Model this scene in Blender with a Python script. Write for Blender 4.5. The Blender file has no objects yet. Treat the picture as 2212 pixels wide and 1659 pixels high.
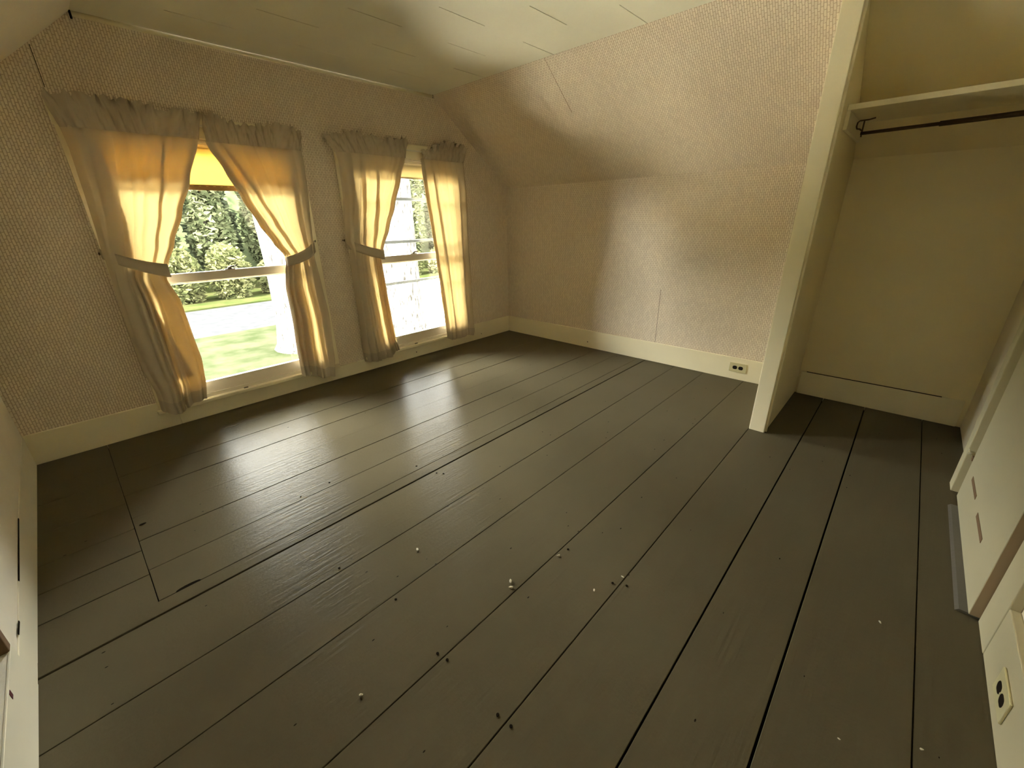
import bpy, bmesh, math, random
from mathutils import Vector, Matrix
random.seed(7)
sc = bpy.context.scene
COL = sc.collection
R = math.radians

# ------------------------------------------------------------------ camera
cam_data = bpy.data.cameras.new('camera')
cam = bpy.data.objects.new('camera', cam_data)
COL.objects.link(cam)
cam_data.sensor_fit = 'HORIZONTAL'
cam_data.sensor_width = 36.0
cam_data.lens = 894.12 / 2212.0 * 36.0
cam_data.clip_start = 0.02
yaw, pitch, roll = R(46.703), R(21.76), R(-1.114)
fw = Vector((math.sin(yaw) * math.cos(pitch), math.cos(yaw) * math.cos(pitch), -math.sin(pitch)))
rt = Vector((math.cos(yaw), -math.sin(yaw), 0.0))
up = rt.cross(fw)
rt2 = rt * math.cos(roll) + up * math.sin(roll)
up2 = -rt * math.sin(roll) + up * math.cos(roll)
M = Matrix.Identity(4)
for i in range(3):
    M[i][0], M[i][1], M[i][2] = rt2[i], up2[i], -fw[i]
M.translation = Vector((-3.3444, -3.1795, 1.184))
cam.matrix_world = M
sc.camera = cam

# ------------------------------------------------------------------ world, sun, exposure
SKY = 24.0
SUN = 75.0
world = bpy.data.worlds.new('world')
sc.world = world
world.use_nodes = True
bg = world.node_tree.nodes['Background']
bg.inputs[0].default_value = (1.0, 0.97, 0.92, 1)
bg.inputs[1].default_value = SKY
sun_data = bpy.data.lights.new('sun', 'SUN')
sun_data.energy = SUN
sun_data.angle = R(0.6)
sun_data.color = (1.0, 0.93, 0.8)
sun = bpy.data.objects.new('sun', sun_data)
COL.objects.link(sun)
sun_dir = Vector((0.72, 0.22, -0.66))           # sun from the left, running past the house front
sun.rotation_euler = sun_dir.to_track_quat('-Z', 'Y').to_euler()
sun.location = (0, -5, 12)
for k, (px0, px1) in enumerate(((-3.075, -2.06), (-1.685, -0.63))):   # sampling portals in the two window openings
    ld = bpy.data.lights.new('window_portal', 'AREA')
    ld.shape = 'RECTANGLE'
    ld.size = px1 - px0
    ld.size_y = 1.5
    ld.cycles.is_portal = True
    lo = bpy.data.objects.new('window_portal', ld)
    lo.location = ((px0 + px1) / 2, 0.13, 0.9)
    lo.rotation_euler = (R(-90), 0, 0)
    COL.objects.link(lo)
sc.view_settings.view_transform = 'Standard'
sc.view_settings.look = 'None'
sc.view_settings.exposure = 1.59
sc.view_settings.gamma = 1.0
sc.view_settings.use_curve_mapping = False
sc.cycles.max_bounces = 14
sc.cycles.diffuse_bounces = 8
sc.cycles.glossy_bounces = 4
sc.cycles.transmission_bounces = 8
sc.cycles.transparent_max_bounces = 12
sc.cycles.use_denoising = True
sc.cycles.caustics_reflective = False
sc.cycles.caustics_refractive = False

# ------------------------------------------------------------------ helpers
def tag(o, label=None, cat=None, group=None, kind=None):
    if label: o['label'] = label
    if cat: o['category'] = cat
    if group: o['group'] = group
    if kind: o['kind'] = kind
    return o

def empty(name, loc=(0, 0, 0)):
    o = bpy.data.objects.new(name, None)
    o.location = loc
    o.empty_display_size = 0.05
    COL.objects.link(o)
    return o

class MB:
    """collects vertices and faces in world metres, builds one mesh object"""
    def __init__(s):
        s.v, s.f, s.uv, s.sm = [], [], {}, False
    def quad(s, pts, uv=None):
        n = len(s.v)
        s.v += [tuple(p) for p in pts]
        s.f.append(tuple(range(n, n + len(pts))))
        if uv: s.uv[len(s.f) - 1] = uv
        return s
    def box(s, x0, x1, y0, y1, z0, z1):
        x0, x1 = min(x0, x1), max(x0, x1); y0, y1 = min(y0, y1), max(y0, y1); z0, z1 = min(z0, z1), max(z0, z1)
        n = len(s.v)
        s.v += [(x0,y0,z0),(x1,y0,z0),(x1,y1,z0),(x0,y1,z0),(x0,y0,z1),(x1,y0,z1),(x1,y1,z1),(x0,y1,z1)]
        for q in ((0,3,2,1),(4,5,6,7),(0,1,5,4),(1,2,6,5),(2,3,7,6),(3,0,4,7)):
            s.f.append(tuple(n + i for i in q))
        return s
    def prism(s, poly, axis, a, b):
        """poly: list of 2-D points in the other two axes (order x,y,z without axis)"""
        n = len(s.v); m = len(poly)
        def P(p, t):
            return {'x': (t, p[0], p[1]), 'y': (p[0], t, p[1]), 'z': (p[0], p[1], t)}[axis]
        s.v += [P(p, a) for p in poly] + [P(p, b) for p in poly]
        s.f.append(tuple(range(n, n + m))); s.f.append(tuple(range(n + 2 * m - 1, n + m - 1, -1)))
        for i in range(m):
            j = (i + 1) % m
            s.f.append((n + i, n + m + i, n + m + j, n + j))
        return s
    def tube(s, pts, r, seg=10, closed=False):
        pts = [Vector(p) for p in pts]
        k = len(pts); n = len(s.v)
        rs = r if isinstance(r, (list, tuple)) else [r] * k
        prev = None
        for i, p in enumerate(pts):
            if closed: t = pts[(i + 1) % k] - pts[i - 1]
            else: t = pts[min(i + 1, k - 1)] - pts[max(i - 1, 0)]
            t.normalize()
            if prev is None:
                a = Vector((0, 0, 1)) if abs(t.z) < 0.9 else Vector((1, 0, 0))
                u = t.cross(a).normalized()
            else:
                u = (prev - t * prev.dot(t)).normalized()
            prev = u
            w = t.cross(u)
            for q in range(seg):
                an = 2 * math.pi * q / seg
                s.v.append(tuple(p + (u * math.cos(an) + w * math.sin(an)) * rs[i]))
        rng = k if closed else k - 1
        for i in range(rng):
            for q in range(seg):
                a = n + i * seg + q; b = n + i * seg + (q + 1) % seg
                c = n + ((i + 1) % k) * seg + (q + 1) % seg; d = n + ((i + 1) % k) * seg + q
                s.f.append((a, b, c, d))
        if not closed:
            s.f.append(tuple(n + q for q in range(seg))[::-1])
            s.f.append(tuple(n + (k - 1) * seg + q for q in range(seg)))
        s.sm = True
        return s
    def grid(s, fn, nu, nv):
        n = len(s.v)
        for j in range(nv + 1):
            for i in range(nu + 1):
                s.v.append(tuple(fn(i / nu, j / nv)))
        for j in range(nv):
            for i in range(nu):
                a = n + j * (nu + 1) + i
                s.f.append((a, a + 1, a + nu + 2, a + nu + 1))
        s.sm = True
        return s
    def build(s, name, mat, parent=None, bevel=0.0, solid=0.0, offset=-1, fixn=True):
        me = bpy.data.meshes.new(name)
        me.from_pydata(s.v, [], s.f)
        if s.uv:
            uvl = me.uv_layers.new(name='UVMap')
            for p in me.polygons:
                if p.index in s.uv:
                    for li, c in zip(p.loop_indices, s.uv[p.index]):
                        uvl.data[li].uv = c
        if fixn:
            bm = bmesh.new(); bm.from_mesh(me)
            bmesh.ops.recalc_face_normals(bm, faces=bm.faces)
            bm.to_mesh(me); bm.free()
        if s.sm:
            for p in me.polygons: p.use_smooth = True
        me.materials.append(mat)
        o = bpy.data.objects.new(name, me)
        COL.objects.link(o)
        if parent:
            o.parent = parent
            o.matrix_parent_inverse = Matrix.Translation(parent.location).inverted() if parent.parent is None else (Matrix.Translation(parent.location) @ Matrix.Identity(4)).inverted()
        if bevel:
            m = o.modifiers.new('bevel', 'BEVEL'); m.width = bevel; m.segments = 2; m.limit_method = 'ANGLE'
        if solid:
            m = o.modifiers.new('solid', 'SOLIDIFY'); m.thickness = solid; m.offset = offset
        return o

def centre(o):
    """moves a top-level mesh's origin to its base centre"""
    me = o.data
    xs = [v.co.x for v in me.vertices]; ys = [v.co.y for v in me.vertices]; zs = [v.co.z for v in me.vertices]
    c = Vector(((min(xs) + max(xs)) / 2, (min(ys) + max(ys)) / 2, min(zs)))
    me.transform(Matrix.Translation(-c)); o.location = c
    return o

# ------------------------------------------------------------------ materials
def new_mat(name):
    m = bpy.data.materials.new(name); m.use_nodes = True
    nt = m.node_tree
    return m, nt, nt.nodes, nt.links, nt.nodes['Principled BSDF']

def paint(name, col, rough=0.5, bump=0.15, scale=60.0, var=0.08, spec=0.4, dirt=0.0):
    m, nt, N, L, b = new_mat(name)
    tc = N.new('ShaderNodeTexCoord')
    n1 = N.new('ShaderNodeTexNoise'); n1.inputs['Scale'].default_value = 3.0; n1.inputs['Detail'].default_value = 5
    L.new(tc.outputs['Object'], n1.inputs['Vector'])
    mix = N.new('ShaderNodeMix'); mix.data_type = 'RGBA'
    mix.inputs[6].default_value = (*[c * (1 - var) for c in col], 1)
    mix.inputs[7].default_value = (*[min(1, c * (1 + var)) for c in col], 1)
    L.new(n1.outputs['Fac'], mix.inputs[0])
    L.new(mix.outputs[2], b.inputs['Base Color'])
    n2 = N.new('ShaderNodeTexNoise'); n2.inputs['Scale'].default_value = scale; n2.inputs['Detail'].default_value = 4
    L.new(tc.outputs['Object'], n2.inputs['Vector'])
    bp = N.new('ShaderNodeBump'); bp.inputs['Strength'].default_value = bump; bp.inputs['Distance'].default_value = 0.004
    L.new(n2.outputs['Fac'], bp.inputs['Height'])
    L.new(bp.outputs['Normal'], b.inputs['Normal'])
    b.inputs['Roughness'].default_value = rough
    b.inputs['Specular IOR Level'].default_value = spec
    return m

def wallpaper():
    m, nt, N, L, b = new_mat('wallpaper')
    uv = N.new('ShaderNodeUVMap')
    sep = N.new('ShaderNodeSeparateXYZ'); comb = N.new('ShaderNodeCombineXYZ')
    L.new(uv.outputs['UV'], sep.inputs[0])
    L.new(sep.outputs['Y'], comb.inputs['X']); L.new(sep.outputs['X'], comb.inputs['Y'])
    wob = N.new('ShaderNodeTexNoise'); wob.inputs['Scale'].default_value = 45.0; wob.inputs['Detail'].default_value = 2
    L.new(comb.outputs[0], wob.inputs['Vector'])
    off = N.new('ShaderNodeVectorMath'); off.operation = 'SCALE'; off.inputs['Scale'].default_value = 0.006
    L.new(wob.outputs['Color'], off.inputs[0])
    add = N.new('ShaderNodeVectorMath'); add.operation = 'ADD'
    L.new(comb.outputs[0], add.inputs[0]); L.new(off.outputs[0], add.inputs[1])
    br = N.new('ShaderNodeTexBrick')
    br.offset = 0.5; br.offset_frequency = 2; br.squash = 1.0
    br.inputs['Scale'].default_value = 1.0
    br.inputs['Brick Width'].default_value = 0.030
    br.inputs['Row Height'].default_value = 0.0115
    br.inputs['Mortar Size'].default_value = 0.0022
    br.inputs['Mortar Smooth'].default_value = 0.6
    br.inputs['Bias'].default_value = -0.1
    br.inputs['Color1'].default_value = (0.81, 0.72, 0.59, 1)
    br.inputs['Color2'].default_value = (0.71, 0.625, 0.515, 1)
    br.inputs['Mortar'].default_value = (0.50, 0.405, 0.30, 1)
    L.new(add.outputs[0], br.inputs['Vector'])
    n1 = N.new('ShaderNodeTexNoise'); n1.inputs['Scale'].default_value = 2.5
    L.new(uv.outputs['UV'], n1.inputs['Vector'])
    mp = N.new('ShaderNodeMapRange'); mp.inputs[3].default_value = 0.93; mp.inputs[4].default_value = 1.05
    L.new(n1.outputs['Fac'], mp.inputs[0])
    mul = N.new('ShaderNodeMix'); mul.data_type = 'RGBA'; mul.blend_type = 'MULTIPLY'; mul.inputs[0].default_value = 1.0
    L.new(br.outputs['Color'], mul.inputs[6]); L.new(mp.outputs[0], mul.inputs[7])
    L.new(mul.outputs[2], b.inputs['Base Color'])
    inv = N.new('ShaderNodeMath'); inv.operation = 'SUBTRACT'; inv.inputs[0].default_value = 1.0
    L.new(br.outputs['Fac'], inv.inputs[1])
    bp = N.new('ShaderNodeBump'); bp.inputs['Strength'].default_value = 0.5; bp.inputs['Distance'].default_value = 0.002
    L.new(inv.outputs[0], bp.inputs['Height']); L.new(bp.outputs['Normal'], b.inputs['Normal'])
    b.inputs['Roughness'].default_value = 0.75
    b.inputs['Specular IOR Level'].default_value = 0.2
    return m

def floor_paint():
    m, nt, N, L, b = new_mat('floor_paint')
    tc = N.new('ShaderNodeTexCoord')
    mapg = N.new('ShaderNodeMapping'); mapg.inputs['Scale'].default_value = (1.2, 18.0, 1.0)
    L.new(tc.outputs['Object'], mapg.inputs['Vector'])
    grain = N.new('ShaderNodeTexNoise'); grain.inputs['Scale'].default_value = 4.0; grain.inputs['Detail'].default_value = 6; grain.inputs['Roughness'].default_value = 0.6
    L.new(mapg.outputs[0], grain.inputs['Vector'])
    blot = N.new('ShaderNodeTexNoise'); blot.inputs['Scale'].default_value = 1.7; blot.inputs['Detail'].default_value = 5
    L.new(tc.outputs['Object'], blot.inputs['Vector'])
    mix = N.new('ShaderNodeMix'); mix.data_type = 'RGBA'
    mix.inputs[6].default_value = (0.096, 0.081, 0.049, 1)
    mix.inputs[7].default_value = (0.121, 0.103, 0.066, 1)
    L.new(blot.outputs['Fac'], mix.inputs[0])
    # tiny dark nicks worn through the paint
    mapn = N.new('ShaderNodeMapping'); mapn.inputs['Scale'].default_value = (16.0, 34.0, 1.0)
    L.new(tc.outputs['Object'], mapn.inputs['Vector'])
    vor = N.new('ShaderNodeTexVoronoi'); vor.inputs['Scale'].default_value = 1.0; vor.inputs['Randomness'].default_value = 1.0
    L.new(mapn.outputs[0], vor.inputs['Vector'])
    lt = N.new('ShaderNodeMath'); lt.operation = 'LESS_THAN'; lt.inputs[1].default_value = 0.075
    L.new(vor.outputs['Distance'], lt.inputs[0])
    sel = N.new('ShaderNodeSeparateColor'); L.new(vor.outputs['Color'], sel.inputs[0])
    gt = N.new('ShaderNodeMath'); gt.operation = 'GREATER_THAN'; gt.inputs[1].default_value = 0.82
    L.new(sel.outputs[0], gt.inputs[0])
    both = N.new('ShaderNodeMath'); both.operation = 'MULTIPLY'
    L.new(lt.outputs[0], both.inputs[0]); L.new(gt.outputs[0], both.inputs[1])
    mix2 = N.new('ShaderNodeMix'); mix2.data_type = 'RGBA'; mix2.inputs[7].default_value = (0.02, 0.014, 0.01, 1)
    L.new(both.outputs[0], mix2.inputs[0]); L.new(mix.outputs[2], mix2.inputs[6])
    L.new(mix2.outputs[2], b.inputs['Base Color'])
    b.inputs['Roughness'].default_value = 0.25
    fine = N.new('ShaderNodeTexNoise'); fine.inputs['Scale'].default_value = 85.0; fine.inputs['Detail'].default_value = 3
    L.new(tc.outputs['Object'], fine.inputs['Vector'])
    addh = N.new('ShaderNodeMath'); addh.operation = 'MULTIPLY_ADD'; addh.inputs[1].default_value = 0.25
    L.new(fine.outputs['Fac'], addh.inputs[0]); L.new(grain.outputs['Fac'], addh.inputs[2])
    bp = N.new('ShaderNodeBump'); bp.inputs['Strength'].default_value = 0.55; bp.inputs['Distance'].default_value = 0.0035
    L.new(addh.outputs[0], bp.inputs['Height']); L.new(bp.outputs['Normal'], b.inputs['Normal'])
    b.inputs['Specular IOR Level'].default_value = 0.024
    return m

def cloth(name, diff, trans, tfac, weave=900.0):
    m, nt, N, L, b = new_mat(name)
    N.remove(b)
    out = N['Material Output']
    d = N.new('ShaderNodeBsdfDiffuse'); d.inputs['Color'].default_value = (*diff, 1)
    t = N.new('ShaderNodeBsdfTranslucent'); t.inputs['Color'].default_value = (*trans, 1)
    tc = N.new('ShaderNodeTexCoord')
    n = N.new('ShaderNodeTexNoise'); n.inputs['Scale'].default_value = 90.0; n.inputs['Detail'].default_value = 3
    L.new(tc.outputs['Object'], n.inputs['Vector'])
    bp = N.new('ShaderNodeBump'); bp.inputs['Strength'].default_value = 0.12; bp.inputs['Distance'].default_value = 0.002
    L.new(n.outputs['Fac'], bp.inputs['Height'])
    L.new(bp.outputs['Normal'], d.inputs['Normal'])
    mx = N.new('ShaderNodeMixShader'); mx.inputs[0].default_value = tfac
    L.new(d.outputs[0], mx.inputs[1]); L.new(t.outputs[0], mx.inputs[2])
    L.new(mx.outputs[0], out.inputs['Surface'])
    return m

def glass():
    m, nt, N, L, b = new_mat('window_glass')
    N.remove(b)
    out = N['Material Output']
    t = N.new('ShaderNodeBsdfTransparent'); t.inputs['Color'].default_value = (0.96, 0.98, 0.96, 1)
    g = N.new('ShaderNodeBsdfGlossy'); g.inputs['Roughness'].default_value = 0.03
    fr = N.new('ShaderNodeFresnel'); fr.inputs['IOR'].default_value = 1.45
    mx = N.new('ShaderNodeMixShader')
    L.new(fr.outputs[0], mx.inputs[0]); L.new(t.outputs[0], mx.inputs[1]); L.new(g.outputs[0], mx.inputs[2])
    L.new(mx.outputs[0], out.inputs['Surface'])
    return m

def metal(name, col, rough=0.4, metallic=0.8):
    m, nt, N, L, b = new_mat(name)
    tc = N.new('ShaderNodeTexCoord')
    n = N.new('ShaderNodeTexNoise'); n.inputs['Scale'].default_value = 40
    L.new(tc.outputs['Object'], n.inputs['Vector'])
    mp = N.new('ShaderNodeMapRange'); mp.inputs[3].default_value = max(0.05, rough - 0.1); mp.inputs[4].default_value = rough + 0.1
    L.new(n.outputs['Fac'], mp.inputs[0]); L.new(mp.outputs[0], b.inputs['Roughness'])
    b.inputs['Base Color'].default_value = (*col, 1)
    b.inputs['Metallic'].default_value = metallic
    return m

def ground_mat(name, c1, c2, scale, rough=0.9):
    m, nt, N, L, b = new_mat(name)
    tc = N.new('ShaderNodeTexCoord')
    n = N.new('ShaderNodeTexNoise'); n.inputs['Scale'].default_value = scale; n.inputs['Detail'].default_value = 8; n.inputs['Roughness'].default_value = 0.65
    L.new(tc.outputs['Object'], n.inputs['Vector'])
    cr = N.new('ShaderNodeValToRGB')
    cr.color_ramp.elements[0].position = 0.35; cr.color_ramp.elements[0].color = (*c1, 1)
    cr.color_ramp.elements[1].position = 0.65; cr.color_ramp.elements[1].color = (*c2, 1)
    L.new(n.outputs['Fac'], cr.inputs[0]); L.new(cr.outputs[0], b.inputs['Base Color'])
    b.inputs['Roughness'].default_value = rough
    b.inputs['Specular IOR Level'].default_value = 0.0
    return m

def leaf_mat(name, c1, c2):
    m, nt, N, L, b = new_mat(name)
    N.remove(b)
    out = N['Material Output']
    g = N.new('ShaderNodeTexCoord')
    n = N.new('ShaderNodeTexNoise'); n.inputs['Scale'].default_value = 1.6; n.inputs['Detail'].default_value = 4
    L.new(g.outputs['Object'], n.inputs['Vector'])
    cr = N.new('ShaderNodeValToRGB')
    cr.color_ramp.elements[0].position = 0.35; cr.color_ramp.elements[0].color = (*c1, 1)
    cr.color_ramp.elements[1].position = 0.65; cr.color_ramp.elements[1].color = (*c2, 1)
    L.new(n.outputs['Fac'], cr.inputs[0])
    d = N.new('ShaderNodeBsdfDiffuse'); t = N.new('ShaderNodeBsdfTranslucent')
    L.new(cr.outputs[0], d.inputs['Color']); L.new(cr.outputs[0], t.inputs['Color'])
    mx = N.new('ShaderNodeMixShader'); mx.inputs[0].default_value = 0.4
    L.new(d.outputs[0], mx.inputs[1]); L.new(t.outputs[0], mx.inputs[2]); L.new(mx.outputs[0], out.inputs['Surface'])
    return m

def bark_mat(name, c1, c2, zs=3.0, xs=14.0):
    m, nt, N, L, b = new_mat(name)
    tc = N.new('ShaderNodeTexCoord')
    mp = N.new('ShaderNodeMapping'); mp.inputs['Scale'].default_value = (xs, xs, zs)
    L.new(tc.outputs['Object'], mp.inputs['Vector'])
    n = N.new('ShaderNodeTexNoise'); n.inputs['Scale'].default_value = 1.0; n.inputs['Detail'].default_value = 8; n.inputs['Roughness'].default_value = 0.7
    L.new(mp.outputs[0], n.inputs['Vector'])
    cr = N.new('ShaderNodeValToRGB')
    cr.color_ramp.elements[0].position = 0.38; cr.color_ramp.elements[0].color = (*c1, 1)
    cr.color_ramp.elements[1].position = 0.5; cr.color_ramp.elements[1].color = (*c2, 1)
    L.new(n.outputs['Fac'], cr.inputs[0]); L.new(cr.outputs[0], b.inputs['Base Color'])
    bp = N.new('ShaderNodeBump'); bp.inputs['Strength'].default_value = 0.8; bp.inputs['Distance'].default_value = 0.05
    L.new(n.outputs['Fac'], bp.inputs['Height']); L.new(bp.outputs['Normal'], b.inputs['Normal'])
    b.inputs['Roughness'].default_value = 0.9
    b.inputs['Specular IOR Level'].default_value = 0.0
    return m

WALLPAPER = wallpaper()
CREAM = paint('cream_trim_paint', (0.80, 0.735, 0.54), rough=0.42, bump=0.12, scale=35)
CLOSETPAINT = paint('closet_wall_paint', (0.80, 0.71, 0.475), rough=0.55, bump=0.15, scale=40)
CEIL = paint('ceiling_tile_paint', (0.68, 0.665, 0.545), rough=0.7, bump=0.1, scale=70)
DOORPAINT = paint('door_paint', (0.50, 0.46, 0.32), rough=0.45, bump=0.12, scale=30)  # base colour lowered to stand in for weaker light on the door
LEFTWALL = paint('left_wall_plaster', (0.84, 0.80, 0.70), rough=0.7, bump=0.7, scale=28)
SASH = paint('sash_paint', (0.66, 0.60, 0.48), rough=0.4, bump=0.05)
FLOOR = floor_paint()
GAP = paint('dark_gap', (0.012, 0.009, 0.006), rough=0.95, bump=0.0, spec=0.0)
DIMTRIM = paint('dimmed_trim_paint', (0.53, 0.485, 0.33), rough=0.5, bump=0.12, scale=35)  # trim cream darkened in the colour to imitate dimmer light by the front wall
FRONTWALL = paint('front_wall_paint', (0.76, 0.69, 0.54), rough=0.6)
LEFTTRIM = paint('left_trim_paint', (0.82, 0.79, 0.66), rough=0.5, bump=0.2, scale=30)
BAREWOOD = paint('bare_brown_wood', (0.20, 0.12, 0.065), rough=0.7, bump=0.3, scale=80, var=0.25)
THRESH = paint('threshold_grey_paint', (0.11, 0.10, 0.085), rough=0.35)
CURTAIN = cloth('curtain_cotton', (0.62, 0.55, 0.44), (0.72, 0.52, 0.225), 0.175)
HEADER = cloth('curtain_header_cotton', (0.55, 0.48, 0.38), (0.42, 0.30, 0.15), 0.12)
SHADE_Y = cloth('yellow_shade_vinyl', (0.62, 0.50, 0.24), (0.80, 0.62, 0.26), 0.62)
SHADE_C = cloth('cream_shade_vinyl', (0.70, 0.64, 0.46), (0.70, 0.60, 0.38), 0.40)
HEMMAT = cloth('shade_hem_cloth', (0.40, 0.27, 0.12), (0.30, 0.17, 0.06), 0.30)
GLASS = glass()
RODWHITE = metal('white_enamel_rod', (0.75, 0.72, 0.62), 0.35, 0.0)
BRONZE = metal('dark_bronze_metal', (0.10, 0.065, 0.035), 0.45, 0.7)
ZINC = metal('dull_sash_lock_metal', (0.24, 0.21, 0.16), 0.45, 0.8)
STORM = metal('storm_frame_aluminium', (0.30, 0.31, 0.30), 0.5, 0.5)
PLATE = paint('outlet_plate_plastic', (0.60, 0.55, 0.33), rough=0.35, bump=0.0)
SOCKET = paint('socket_dark_plastic', (0.012, 0.008, 0.006), rough=0.4, bump=0.0)
CRUMB = paint('plaster_crumb', (0.62, 0.58, 0.46), rough=0.9, bump=0.3)

# ------------------------------------------------------------------ room dimensions (m)
L_ = 3.705        # room width, left wall x = -L_
WY = 0.015        # window wall surface
WX = 0.015        # right wall surface
K = 1.47          # knee wall height
H = 2.131         # flat ceiling height
SXR = -0.838      # right slope meets ceiling
SXL = -2.95       # left slope meets ceiling
YF = -3.62        # front wall surface
PY0, PY1 = -2.708, -2.787

def kind(o): o['kind'] = 'structure'; return o

# ---- floor: subfloor slab + boards
floor = kind(MB().box(-L_ - .3, .3, YF - .2, .3, -0.12, -0.026).build('floor', GAP))
def board(x0, x1, ya, yb, ga=0.0012, gb=0.0012, dz=0.0, tilt=0.0, name='floor_board'):
    """one plank with eased edges: ya is the edge nearer the windows"""
    y1, y0 = ya - ga, yb + gb
    ch = 0.0012
    prof = [(y0, -0.025), (y0, -ch), (y0 + ch, 0.0), (y1 - ch, 0.0), (y1, -ch), (y1, -0.025)]
    prof = [(y, z + dz + (tilt * (y - y0) if z > -0.02 else 0)) for y, z in prof]
    return MB().prism(prof, 'x', x0, x1).build(name, FLOOR, floor)
edges = [0.02, -0.285, -0.49, -0.72, -0.958, -1.163, -1.385, -1.583]
gaps = [0, .0007, .0008, .0003, .0006, .0024, .0010, .0018]
JX = -3.418
for i in range(len(edges) - 1):
    board(JX + random.uniform(-.001, .001), 0.02, edges[i], edges[i + 1], gaps[i], gaps[i + 1], random.uniform(-.0012, .0012), random.uniform(-.004, .004))
ledges = [0.02, -0.31, -0.515, -0.797, -1.05, -1.235, -1.408, -1.588]
lg = [0, .0003, .0004, .0013, .0010, .0018, .0008, .0014]
for i in range(len(ledges) - 1):
    board(-L_ - .02, JX - .0028, ledges[i], ledges[i + 1], lg[i], lg[i + 1], random.uniform(-.0012, .0012), random.uniform(-.004, .004))
board(-L_ - .02, 0.02, -1.586, -1.655, .0022, .0034, 0.0015, 0.028, 'floor_batten')
e2 = [-1.655, -1.922, -2.159, -2.455, -2.706, -2.960, -3.183, -3.457, YF - .02]
g2 = [.0026, .0013, .0010, .0012, .0018, .0026, .0030, .0016, 0]
for i in range(len(e2) - 1):
    board(-L_ - .02, 0.02, e2[i], e2[i + 1], g2[i], g2[i + 1], random.uniform(-.0015, .0015), random.uniform(-.003, .003))
def disc(x, y, z, r, seg=10, ry=None):
    ry = ry or r
    m = MB()
    ring = [(x + r * math.cos(2 * math.pi * k / seg), y + ry * math.sin(2 * math.pi * k / seg)) for k in range(seg)]
    return m.prism(ring, 'z', z, z + 0.0018)
for (x, y) in [(-2.874, -2.179), (-2.888, -2.470), (-2.895, -2.434), (-2.891, -2.679), (-2.887, -2.722), (-2.329, -2.685), (-2.307, -2.727),
               (-2.303, -2.477), (-2.939, -1.905), (-2.35, -1.55), (-2.32, -1.68), (-2.30, -1.71), (-2.86, -1.36), (-2.72, -1.35)]:
    disc(x, y, 0.0005, 0.0042).build('nail_head', GAP, floor)
disc(-3.335, -1.583, 0.001, 0.036, 14, 0.009).build('knot_hole', GAP, floor)
disc(-3.392, -1.041, 0.001, 0.012, 8, 0.006).build('knot_hole', GAP, floor)

# ---- ceiling: backing slab + 12 inch tiles, every second cross joint open
ceiling = kind(MB().box(SXL - .1, SXR + .1, YF - .1, .2, H + 0.012, H + 0.06).build('ceiling', CREAM))
TS = 0.3025
xs0, ys0 = -2.036, -0.922
ix0 = -4
for i in range(ix0, 5):
    for j in range(-4, 9):
        xa, xb = xs0 + i * TS, xs0 + (i + 1) * TS
        ya, yb = ys0 - (j - 1) * 0.3105, ys0 - j * 0.3105          # ya nearer the windows
        xa, xb = max(xa, SXL - .03), min(xb, SXR + .03)
        ya, yb = min(ya, 0.02), max(yb, YF - .02)
        if xb - xa < 0.01 or ya - yb < 0.01: continue
        op = 0.0045 if (i + j) % 2 == 0 else 0.0
        dz = 0.0
        MB().box(xa, xb, yb + op, ya, H + dz, H + 0.0121).build('ceiling_tile', CEIL, ceiling)

# ---- window wall (gable) with two openings
WIN = [(-3.075, -2.06), (-1.685, -0.63)]
Z0, Z1 = 0.135, 1.648
def uvw(pts): return [(p[0], p[2]) for p in pts]
wb = MB()
def top(x):
    if x < SXL: return K + (H - K) * (x + L_) / (SXL + L_)
    if x > SXR: return K + (H - K) * (0 - x) / (0 - SXR)
    return H
def wq(x0, x1, z0, z1=None):
    pts = [(x0, WY, z0), (x1, WY, z0), (x1, WY, z1 if z1 else top(x1) + .03), (x0, WY, z1 if z1 else top(x0) + .03)]
    wb.quad(pts, uvw(pts))
xs = sorted([-L_ - .02, SXL, WIN[0][0], WIN[0][1], WIN[1][0], SXR, WIN[1][1], .02])
for a, b_ in zip(xs[:-1], xs[1:]):
    mid = (a + b_) / 2
    inwin = any(w[0] < mid < w[1] for w in WIN)
    if inwin:
        wq(a, b_, -.03, Z0); wq(a, b_, Z1)
    else:
        wq(a, b_, -.03)
wall_back = kind(wb.build('wall_back', WALLPAPER, fixn=False))
bmx = bmesh.new(); bmx.from_mesh(wall_back.data); bmesh.ops.remove_doubles(bmx, verts=bmx.verts, dist=1e-5)
for f in bmx.faces:
    if f.normal.y > 0: f.normal_flip()
bmx.to_mesh(wall_back.data); bmx.free()
md = wall_back.modifiers.new('solid', 'SOLIDIFY'); md.thickness = 0.072; md.offset = -1
MB().box(-3.129, -3.1265, WY - .0006, WY + .01, 1.80, 1.965).build('wallpaper_seam', GAP, wall_back)

# ---- right knee wall and right slope, papered part and closet part
def wall_strip(name, mat, ya, yb):
    pts = [(WX, ya, -.03), (WX, yb, -.03), (WX, yb, K), (WX, ya, K)]
    o = MB().quad(pts, [(p[1], p[2]) for p in pts]).build(name, mat, fixn=False, solid=0.1, offset=1)
    return kind(o)
def slope_strip(name, mat, ya, yb):
    sl = math.hypot(SXR - WX, H - K)
    a = (WX, K); b_ = (SXR, H)
    d = ((b_[0] - a[0]) / sl, (b_[1] - a[1]) / sl)
    b_ = (b_[0] + d[0] * .05, b_[1] + d[1] * .05)
    pts = [(a[0], ya, a[1]), (a[0], yb, a[1]), (b_[0], yb, b_[1]), (b_[0], ya, b_[1])]
    uv = [(ya, K), (yb, K), (yb, K + sl + .05), (ya, K + sl + .05)]
    o = MB().quad(pts, uv).build(name, mat, fixn=False, solid=0.1, offset=1)
    return kind(o)
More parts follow.
